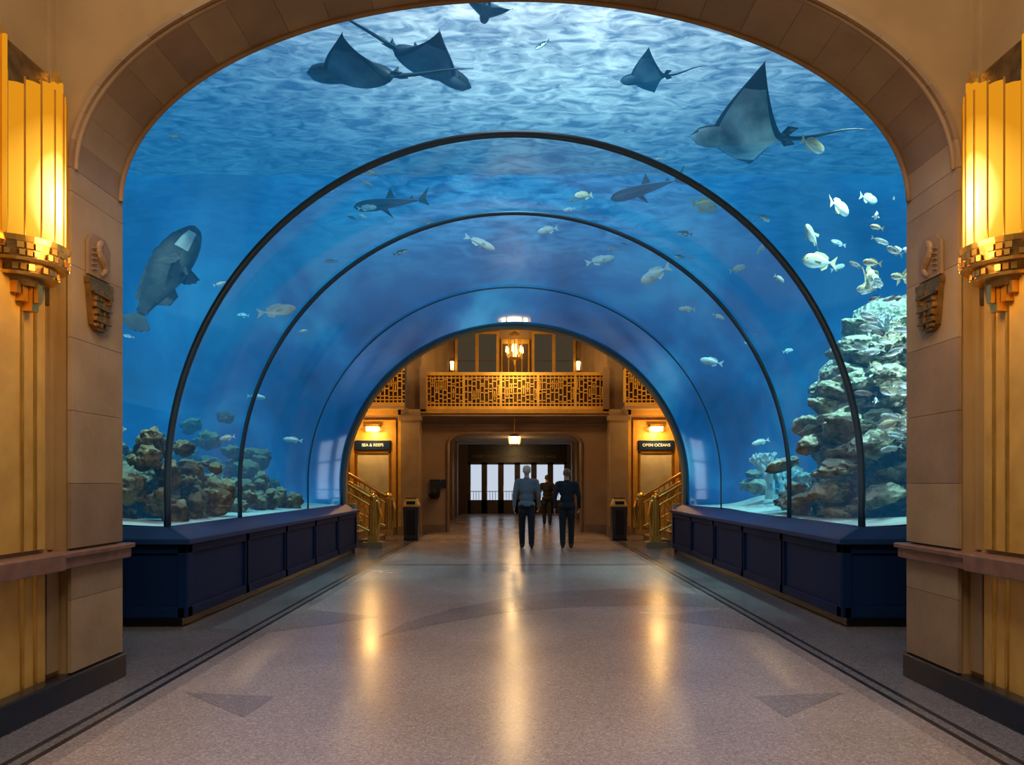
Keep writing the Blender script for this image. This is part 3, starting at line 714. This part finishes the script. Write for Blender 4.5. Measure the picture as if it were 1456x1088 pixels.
op = [(-ow, 0)] + [(-ow+cr-cr*math.cos(a*math.pi/16), oh-cr*.6+cr*.6*math.sin(a*math.pi/16)) for a in range(9)] + [(ow-cr+cr*math.sin(a*math.pi/16), oh-cr*.6+cr*.6*math.cos(a*math.pi/16)) for a in range(9)] + [(ow, 0)]
pts = [(-2.65, 0), (-2.65, FL), (2.65, FL), (2.65, 0)] + op[::-1]
b.prism([(x, 21.0, z) for x, z in pts], (0, .4, 0), 0)
b.tube([(x, 20.99, z) for x, z in op], .05, 2)
b.box(-2.62, 2.62, 20.93, 21.0, 3.0, 3.08, 1)
for sx in (-1, 1): b.box(sx*1.95, sx*2.62, 20.94, 21.0, 0, .22, 2)
b.box(-9.2, 9.2, 22.4, 22.6, FL, H, 0)
b.done('wall_hall_far')
def fret(b, x0, x1, z0, z1, y, m=0, m2=1):
    b.box(x0, x1, y-.05, y+.05, z1-.09, z1, m); b.box(x0, x1, y-.04, y+.04, z0, z0+.10, m)
    b.box(x0, x1, y-.02, y+.02, z1-.17, z1-.14, m); b.box(x0, x1, y-.02, y+.02, z0+.16, z0+.19, m)
    rnd = random.Random(3); x = x0; zz0 = z0+.1; zz1 = z1-.09; w = .115; k = 0
    while x < x1-.01:
        b.box(x-.013, x+.013, y-.025, y+.02, zz0, zz1, m)
        for j in range(4):
            z = zz0+.08+(zz1-zz0-.16)*(j+rnd.random()*.8)/4
            b.box(x, min(x+w, x1), y-.025, y+.02, z, z+.03, m)
        if rnd.random() < .5:
            z = zz0+.15+.4*rnd.random(); b.box(x+w*.5-.013, x+w*.5+.013, y-.025, y+.02, z, min(zz1, z+.25), m)
        if k % 9 == 0: b.box(x-.035, x+.035, y-.045, y+.045, zz0, zz1+.02, m)
        x += w; k += 1
    b.box(x0, x1, y+.05, y+.055, zz0, zz1, m2)
b = B([GOLDF, BRASSK, FARSTONE, GOLDP])
b.box(-2.6, 2.6, 20.45, 22.25, FL-.12, FL+.04, 2); fret(b, -2.45, 2.55, FL+.06, 4.48, 20.55)
b.box(-2.62, 2.62, 20.4, 20.5, FL-.05, FL+.06, 3)
for sx in (-1, 1):
    a, c = sorted((sx*2.95, sx*9.0))
    b.box(a, c, 19.7, 22.25, FL+.0, FL+.08, 2); fret(b, a, c, FL+.08, 4.50, 19.8)
    b.box(sx*2.45, sx*2.62, 20.4, 20.6, FL, 4.6, 2)
b.done('balcony_railing')

def window(name, x0, x1, z0, z1, y):
    e = empty(name, (0, 0, 0)); b = B([GOLDP, DIMPANE, WOOD])
    b.box(x0, x1, y-.02, y+.02, z0, z1, 1)
    b.box(x0-.08, x0, y-.07, y+.02, z0, z1+.08, 0); b.box(x1, x1+.08, y-.07, y+.02, z0, z1+.08, 0); b.box(x0, x1, y-.07, y+.02, z1, z1+.08, 0)
    n = 2
    for i in range(1, n): x = x0+(x1-x0)*i/n; b.box(x-.05, x+.05, y-.06, y+.02, z0, z1, 0)
    for k in (1, 2): z = z0+(z1-z0)*k/3; b.box(x0, x1, y-.05, y+.02, z-.012, z+.012, 2)
    b.done('frame', e)
window('window_1', -1.72, -.55, FL+.1, 5.9, 22.36); window('window_2', .60, 1.77, FL+.1, 5.9, 22.36)
window('window_3', -5.1, -3.2, FL+.1, 5.7, 22.36); window('window_4', 3.2, 5.1, FL+.1, 5.7, 22.36)
b = B([GOLDP, WOOD]); b.box(-.40, .45, 22.3, 22.36, FL+.04, 5.75, 0)
for k in range(4): b.box(-.36+.2*k, -.20+.2*k, 22.28, 22.3, FL+.2, 5.6, 1)
b.done('door_1')
b = B([WOOD, GOLDP])
for k in range(6): b.box(-9, 9, 20.9+.28*k, 21.0+.28*k, 6.15, 6.3, 0)
b.box(-9, 9, 20.85, 22.4, 6.3, 6.36, 1); b.done('ceiling_coffers')

b = B([FARSTONE, CEIL, STONE[1]])
for sx in (-1, 1):
    b.box(sx*2.62, sx*2.8, 21.4, 33.8, 0, 3.2, 0)
    for k in range(5): b.box(sx*2.5, sx*2.62, 22.6+2.4*k, 22.9+2.4*k, 0, 3.2, 2)
b.box(-2.8, 2.8, 21.4, 33.8, 3.2, 3.3, 1)
b.done('wall_corridor')
e_ = empty('door_2', (0, 34, 0))
b = B([WOOD, DAY, BRASS, BLACK])
b.box(-2.6, 2.6, .0, .15, 2.35, 3.2, 3); b.box(-2.6, 2.6, .1, .15, 0, 2.4, 0)
nd = 6; x0 = -2.15; w = .76
b.box(-2.6, x0, -.05, .15, 0, 3.2, 0); b.box(x0+nd*w, 2.6, -.05, .15, 0, 3.2, 0)
for i in range(nd):
    xa = x0+i*w
    b.box(xa, xa+.13, -.02, .12, 0, 2.35, 0); b.box(xa+w-.13, xa+w, -.02, .12, 0, 2.35, 0)
    b.box(xa, xa+w, -.02, .12, 0, .62, 0); b.box(xa, xa+w, -.02, .12, 2.25, 2.35, 0)
    b.box(xa+.13, xa+w-.13, .05, .08, .62, 2.25, 1)
    for q in (1, 2, 3): b.box(xa+.13+(w-.26)*q/4-.01, xa+.13+(w-.26)*q/4+.01, .03, .06, .62, 1.0, 3)
    b.box(xa+.13, xa+w-.13, .03, .06, 1.0, 1.03, 3)
    b.box(xa+.10, xa+.12, -.07, -.02, .95, 1.25, 2)
b.done('door_leaves', e_)
def text(s, loc, size, mat, parent, ext=.004, rot=(math.pi/2, 0, 0)):
    c = bpy.data.curves.new('lettering', 'FONT'); c.body = s; c.size = size; c.extrude = ext; c.align_x = 'CENTER'; c.align_y = 'CENTER'
    c.materials.append(mat); o = bpy.data.objects.new('lettering', c); o.location = loc; o.rotation_euler = rot; COL.objects.link(o)
    if parent: o.parent = parent
text('NORTHWEST AQUARIUM & MARINE HALL', (0, -.02, 2.62), .2, BRASSD, e_)

def ceiling_lamp(loc, r):
    e = empty('flush_ceiling_lamp', loc); b = B([BRASS, LAMPW])
    b.cone((0, 0, 0), (0, 0, -.05), r*1.1, r*1.1, 0, 20); b.cone((0, 0, -.05), (0, 0, -.16), r, r*.7, 1, 20); b.cone((0, 0, -.16), (0, 0, -.19), r*.75, r*.6, 0, 20)
    for k in range(8): a = k*math.pi/4; b.box(r*.95*math.cos(a)-.01, r*.95*math.cos(a)+.01, r*.95*math.sin(a)-.01, r*.95*math.sin(a)+.01, -.17, -.04, 0)
    b.done('fixture', e)
ceiling_lamp((0, 27.5, 3.2), .22); ceiling_lamp((0, 32, 3.2), .2)
e = empty('pendant_lantern', (0, 20.75, 2.58)); b = B([BRASS, LAMPW])
b.tube([(0, 0, .2), (0, 0, .675)], .012); b.cone((0, 0, .12), (0, 0, .2), .19, .05, 0, 10); b.cone((0, 0, -.08), (0, 0, .12), .13, .16, 1, 10); b.cone((0, 0, -.14), (0, 0, -.08), .05, .16, 0, 10)
for k in range(6): a = k*math.pi/3; b.tube([(.15*math.cos(a), .15*math.sin(a), -.09), (.18*math.cos(a), .18*math.sin(a), .13)], .009)
b.done('lantern', e)
WARM = (1, .62, .26)
light('corridor_light', 'POINT', (0, 23.2, 2.7), 70, WARM, .15); light('corridor_light', 'POINT', (0, 29, 2.8), 25, WARM, .15)
def bay(sx):
    x = sx*3.82; y = 20
    e = empty('wall_display_case', (x, y, 0)); b = B([GOLDP, NAVY, pmat('display_panel', (.50, .44, .30), (.36, .30, .19), .5, scale=3), BRASS])
    b.box(-.62, -.5, -.08, 0, .2, 3.0, 0); b.box(.5, .62, -.08, 0, .2, 3.0, 0); b.box(-.62, .62, -.1, 0, 2.9, 3.1, 0); b.box(-.5, .5, -.02, 0, .2, 2.9, 0)
    b.box(-.47, .47, -.12, -.02, 2.30, 2.55, 1)
    b.box(-.42, .42, -.05, -.02, 1.15, 2.2, 2)
    for a in ((-.46, -.42, 1.1, 2.25), (.42, .46, 1.1, 2.25), (-.46, .46, 1.1, 1.15), (-.46, .46, 2.2, 2.25)): b.box(a[0], a[1], -.08, -.02, a[2], a[3], 3)
    b.done('case', e); text('SEA & REEFS' if sx < 0 else 'OPEN OCEANS', (0, -.125, 2.42), .11, pmat('sign_letters', (.8, .78, .7), None, .5), e)
    e = empty('bay_wall_lamp', (x, y-.12, 2.86)); b = B([BRASS, LAMPW])
    b.box(-.2, .2, -.1, .1, .05, .12, 0); b.box(-.16, .16, -.13, .1, -.06, .05, 1); b.box(-.2, .2, -.1, .1, -.09, -.06, 0)
    for k in range(5): b.box(-.17+.08*k, -.155+.08*k, -.14, -.13, -.08, .08, 0)
    b.done('fixture', e); light('bay_light', 'POINT', (x, y-.45, 2.75), 60, (1, .58, .18), .1)
bay(-1); bay(1)
def chandelier(loc, sc=1.0):
    e = empty('hanging_lantern', loc); e.scale = (sc, sc, sc); b = B([BRASS, LAMPL])
    b.tube([(0, 0, .5), (0, 0, (7.65-loc[2])/sc)], .015); b.cone((0, 0, .42), (0, 0, .5), .2, .05, 0, 12)
    b.cone((0, 0, -.35), (0, 0, -.42), .2, .08, 0, 12); b.cone((0, 0, -.42), (0, 0, -.6), .05, .01, 0, 8)
    b.cone((0, 0, -.3), (0, 0, .1), .07, .08, 1, 8)
    for k in range(8):
        a = k*math.pi/4; b.tube([(.17*math.cos(a), .17*math.sin(a), -.36), (.19*math.cos(a), .19*math.sin(a), .44)], .014)
    for k in range(6):
        a = k*math.pi/3+.3; c = (.27*math.cos(a), .27*math.sin(a), -.1)
        b.tube([(.15*math.cos(a), .15*math.sin(a), -.36), (.24*math.cos(a), .24*math.sin(a), -.34), (c[0], c[1], -.2)], .013); b.cap((c[0], c[1], -.15), (c[0], c[1], .0), .04, .028, 1)
    b.done('lantern', e); light('lantern_light', 'POINT', (loc[0], loc[1]-.6, loc[2]-.3), 110, WARM, .2)
chandelier((0, 19.3, 4.95), .8)
light('hall_light', 'POINT', (-5, 17.6, 6.2), 110, WARM, .3); light('hall_light', 'POINT', (5, 17.6, 6.2), 110, WARM, .3)
chandelier((-5.0, 18.4, 5.6)); chandelier((5.0, 18.4, 5.6))
def small_sconce(x, y, z):
    e = empty('small_wall_sconce', (x, y, z)); b = B([BRASS, LAMPW]); b.box(-.06, .06, -.03, 0, -.15, .2, 0); b.cone((0, -.09, -.1), (0, -.09, .15), .035, .06, 1, 10); b.cone((0, -.09, -.16), (0, -.09, -.1), .01, .05, 0, 10); b.done('fixture', e)
small_sconce(-1.88, 22.3, 4.9); small_sconce(1.92, 22.3, 4.9)
light('upper_light', 'POINT', (-3.6, 21.6, 4.9), 40, (1, .6, .2), .2); light('upper_light', 'POINT', (3.6, 21.6, 4.9), 40, (1, .6, .2), .2)
light('upper_light', 'POINT', (0, 21.7, 5.6), 18, (1, .6, .2), .2)

def stairs(sx):
    e = empty('marble_staircase', (sx*3.05, 16.1, 0)); b = B([STONE[0], STONE[2]])
    for i in range(12):
        x = .1+.27*i; b.box(sx*x, sx*(3.9), .05, 1.9, .165*i, .165*(i+1)-.03, 0); b.box(sx*(x-.03), sx*(3.9), .03, 1.92, .165*(i+1)-.03, .165*(i+1), 1)
    b.box(sx*3.9, sx*5.9, .05, 1.9, 0, 1.98, 0)
    b.box(-sx*.2, sx*.25, -.17, .23, 0, .12, 1)
    b.done('steps', e)
    b = B([BRASS, GOLDP])
    for yy in (.0, 1.95):
        b.tube([(-sx*.02, yy, .12), (-sx*.12, yy, .7), (-sx*.06, yy, 1.0), (sx*.1, yy, 1.1), (sx*.4, yy, 1.27), (sx*3.9, yy, 3.30), (sx*5.9, yy, 3.3)], .04)
        b.tube([(sx*.1, yy, .92), (sx*.4, yy, 1.09), (sx*3.9, yy, 3.12)], .02); b.tube([(sx*.1, yy, .35), (sx*3.9, yy, 2.2)], .025)
        b.cone((sx*.02, yy, .12), (sx*.02, yy, 1.02), .10, .075, 1, 8); b.box(sx*.13, -sx*.09, yy-.11, yy+.11, .12, .26, 1); b.sphere((sx*.02, yy, 1.08), .09, 0)
        for k in range(6): a = k*math.pi/3; b.tube([(sx*.02+.11*math.cos(a), yy+.11*math.sin(a), .24), (sx*.02+.09*math.cos(a), yy+.09*math.sin(a), 1.0)], .014)
        k = 0; x = .22
        while x < 3.9:
            zb = .22+(x-.1)*.53; zt = 1.15+(x-.25)*.585
            b.tube([(sx*x, yy, zb), (sx*x, yy, zt)], .013)
            if k % 2 == 0 and x < 3.6: b.tube([(sx*x, yy, zb+.15), (sx*(x+.26), yy, zt-.12)], .011); b.tube([(sx*x, yy, zt-.2), (sx*(x+.26), yy, zb+.35)], .011)
            x += .13; k += 1
    b.done('brass_railing', e)
stairs(-1); stairs(1)
def bin_(x, y):
    e = empty('trash_bin', (x, y, 0)); b = B([BLACK, BRASS, pmat('bin_dark', (.03, .025, .02), None, .4)])
    b.frus((-.17, .17, -.17, .17), (-.19, .19, -.19, .19), .04, .85, 2); b.box(-.18, .18, -.18, .18, 0, .05, 0)
    b.box(-.2, .2, -.2, .2, .82, .86, 1)
    b.frus((-.19, .19, -.19, .19), (-.13, .13, -.13, .13), .86, 1.02, 1); b.box(-.14, .14, -.14, .14, 1.02, 1.04, 0); b.box(-.11, .11, -.195, -.15, .88, .96, 0)
    b.box(-.10, .10, -.195, -.17, .15, .75, 0)
    b.done('body', e, bevel=.006)
bin_(-2.52, 18.1); bin_(2.55, 18.1)
e = empty('drinking_fountain', (-2.25, 20.92, 0)); b = B([BLACK, BRASSD]); b.box(-.14, .14, 0, .05, 1.0, 1.5, 0); b.frus((-.1, .1, -.2, 0), (-.17, .17, -.3, 0), .95, 1.1, 0); b.tube([(0, -.1, 1.1), (0, -.1, 1.18), (0, -.16, 1.2)], .015, 1); b.box(.16, .3, 0, .03, 1.25, 1.5, 0); b.done('basin', e)

# ------------------------------------------------------------------ people
def remesh(b, name, vox, it, parent, matfn, mats):
    o = b.done(name, None, recalc=True)
    md = o.modifiers.new('r', 'REMESH'); md.mode = 'VOXEL'; md.voxel_size = vox
    ms = o.modifiers.new('s', 'SMOOTH'); ms.factor = .5; ms.iterations = it
    dg = bpy.context.evaluated_depsgraph_get(); me = bpy.data.meshes.new_from_object(o.evaluated_get(dg))
    bpy.data.objects.remove(o); me.materials.clear()
    for m in mats: me.materials.append(m)
    for p in me.polygons: p.use_smooth = True; p.material_index = matfn(p.center)
    n = bpy.data.objects.new(name, me); COL.objects.link(n); n.parent = parent; return n
SKIN = pmat('skin', (.55, .34, .24), (.48, .28, .19), .5)
def person(name, loc, rz_, hgt, shirt, trouser, hair, stride=.16, arm=.12, cap=False):
    e = empty(name, loc, (0, 0, rz_)); k = hgt/1.75; e.scale = (k, k, k)
    SH = pmat('shirt_cloth', shirt, None, .85, scale=14, bump=.3, bscale=9); TR = pmat('trouser_cloth', trouser, None, .85, scale=10, bump=.3, bscale=9)
    SHO = pmat('shoe_leather', (.02, .018, .015), None, .4); HR = pmat('hair', hair, None, .7, scale=30, bump=.5, bscale=60)
    b = B([SH])
    b.sphere((0, -.01, .94), (.168, .12, .12)); b.sphere((0, 0, 1.08), (.162, .115, .14)); b.sphere((0, .005, 1.27), (.185, .125, .17))
    b.sphere((0, 0, 1.37), (.17, .108, .11)); b.cap((-.16, -.01, 1.425), (.16, -.01, 1.425), .068, .068)
    b.cap((0, 0, 1.42), (0, .012, 1.56), .062, .052)
    b.cap((-.07, -.05, .93), (.07, -.05, .93), .09, .09)
    hands = []
    for sx, ph in ((-1, 1), (1, -1)):
        s = stride*ph
        hip = (sx*.09, 0, .92); knee = (sx*.095, s*.62+.03, .50); an = (sx*.09, s*1.05-.01, .095 if s > 0 else .12)
        b.cap(hip, knee, .098, .075); b.cap(knee, an, .075, .062); b.cap((sx*.09, -.01, .78), (sx*.094, s*.3, .68), .092, .086)
        b.cap((an[0], an[1], an[2]-.0), (an[0], an[1]-.02, an[2]-.03), .058, .054)
        tz = .035
        b.cap((an[0], an[1]-.045, max(.042, an[2]-.06)), (an[0]+sx*.012, an[1]+.14, tz), .04, .036); b.cap((an[0]+sx*.012, an[1]+.12, tz), (an[0]+sx*.015, an[1]+.17, tz), .038, .03)
        a = -arm*ph
        sh = (sx*.20, -.01, 1.415); el = (sx*.26, a*.5-.03, 1.14); wr = (sx*.27, a*1.2+.05, .90)
        b.cap(sh, el, .066, .054); b.cap(el, wr, .054, .038); hands.append((sx, Vector(el), Vector(wr)))
    def mf(c):
        if c.z < .10: return 2
        if c.z > 1.49 and abs(c.x) < .08: return 3
        if abs(c.x) > .2 and c.z < 1.16: return 0
        return 1 if c.z < .93 else 0
    remesh(b, 'body', .013, 4, e, mf, [SH, TR, SHO, SKIN])
    b = B([SH]); b.loft([[((.180 if z < .94 else .174)*math.cos(t*math.pi/12), -.012+(.134)*math.sin(t*math.pi/12), z) for t in range(24)] for z in (.90, .93, .99)]); b.done('shirt_hem', e, smooth=True)
    b = B([SH]); b.loft([[(.066*math.cos(t*math.pi/10), .003+.066*math.sin(t*math.pi/10), z) for t in range(20)] for z in (1.46, 1.51)]); b.done('collar', e, smooth=True)
    for sx, el, wr in hands:
        d = (wr-el).normalized(); side = Vector((0, 1, 0)); side = (side-d*side.dot(d)).normalized()
        inw = Vector((-sx, 0, 0))
        b = B([SKIN])
        b.cap(wr-d*.03, wr+d*.02, .028, .028)
        for j, off in enumerate((.028, .010, -.010, -.028)):
            base = wr+d*.085+side*off
            b.cap(wr+d*.015+side*off*.6, base, .014, .012)
            Lf = (.036, .041, .038, .029)[j]
            m1 = base+d*Lf+inw*.008; m2 = m1+(d*.8+inw*.6).normalized()*Lf*.75; m3 = m2+(d*.5+inw*.8).normalized()*Lf*.5
            b.cap(base, m1, .009, .0085, n=8); b.cap(m1, m2, .0085, .008, n=8); b.cap(m2, m3, .008, .0065, n=8)
        t0 = wr+d*.03+side*.022; t1 = t0+(d*.6+side*.7+inw*.3).normalized()*.045; t2 = t1+(d*.9+side*.2+inw*.3).normalized()*.03
        b.cap(t0, t1, .013, .0105, n=8); b.cap(t1, t2, .0105, .008, n=8)
        remesh(b, 'hand', .0042, 2, e, lambda c: 0, [SKIN])
        b = B([SH]); b.cone(wr-d*.03, wr+d*.005, .042, .043, 0, 14); b.done('cuff', e, smooth=True)
    b = B([SKIN]); hz = 1.645
    b.sphere((0, -.012, hz+.018), (.074, .092, .092), u=20, v=14); b.sphere((0, .02, hz-.04), (.058, .068, .066)); b.sphere((0, .058, hz-.085), (.03, .026, .022))
    b.cap((0, .01, 1.53), (0, 0, hz-.04), .05, .052)
    b.cap((0, .082, hz+.012), (0, .100, hz-.024), .009, .013); b.sphere((0, .088, hz-.027), (.019, .012, .010))
    b.cap((-.02, .078, hz-.052), (.02, .078, hz-.052), .008, .008); b.cap((-.017, .076, hz-.064), (.017, .076, hz-.064), .008, .008)
    b.cap((-.045, .068, hz+.027), (.045, .068, hz+.027), .013, .013)
    for sx in (-1, 1):
        b.sphere((sx*.036, .055, hz-.02), (.022, .02, .02)); b.sphere((sx*.077, -.005, hz-.004), (.010, .018, .031), rot=(.2, 0, 0))
    remesh(b, 'head', .006, 2, e, lambda c: 0, [SKIN])
    b = B([pmat('eye_white', (.8, .8, .78), None, .2), EYE])
    for sx in (-1, 1): b.sphere((sx*.031, .073, hz+.004), .0115, 0); b.sphere((sx*.031, .0825, hz+.004), .005, 1)
    b.done('eyes', e, smooth=True)
    b = B([HR]); q = bmesh.ops.create_icosphere(b.bm, subdivisions=4, radius=1)
    for v in q['verts']:
        c = v.co; n_ = 1+.03*noise.noise(c*6); low = -.55 if c.y < .1 else .35
        z = max(c.z, low if c.y < .0 else low+c.y*.3)
        v.co = Vector((c.x*.082*n_, -.016+c.y*.098*n_*(1 if c.z > .3 or c.y < .1 else .8), hz+.022+z*.10*n_))
    b.done('hair', e, smooth=True)
    if cap:
        HC = pmat('cap_cloth', (.62, .6, .55), None, .8); b = B([HC]); b.sphere((0, -.012, hz+.045), (.088, .104, .082), 0, 20, 12); b.sphere((0, .085, hz+.055), (.062, .07, .01), 0, 16, 8); b.done('cap', e, smooth=True)
    return e
person('walking_man', (.26, 15.8, 0), 0.05, 1.76, (.17, .19, .22), (.012, .012, .015), (.5, .48, .45), .13, .10, cap=True)
person('walking_man', (1.12, 15.8, 0), -.08, 1.70, (.012, .013, .02), (.012, .011, .014), (.16, .10, .07), -.12, .16)
person('walking_woman', (1.08, 24.5, 0), 0, 1.66, (.015, .015, .02), (.02, .02, .028), (.05, .035, .025), .13, .10)

# ------------------------------------------------------------------ lobby light
w = bpy.data.worlds.new('world'); scene.world = w; w.use_nodes = True
bg = w.node_tree.nodes['Background']; bg.inputs[0].default_value = (.55, .5, .52, 1); bg.inputs[1].default_value = .2
light('lobby_ceiling_light', 'AREA', (0, 1.2, 7.3), 440, (1, .86, .76), 3)
light('lobby_ceiling_light', 'AREA', (0, 6.25, 7.3), 40, (.8, .85, 1), 1)

# ------------------------------------------------------------------ camera
cam = bpy.data.cameras.new('camera'); co = bpy.data.objects.new('camera', cam); COL.objects.link(co)
co.location = (0, 0, 1.4); co.rotation_euler = (math.pi/2, 0, 0)
cam.sensor_width = 36; cam.lens = 36*1050/1456; cam.shift_y = 143/1456; cam.shift_x = -.0025; cam.clip_end = 200
scene.camera = co
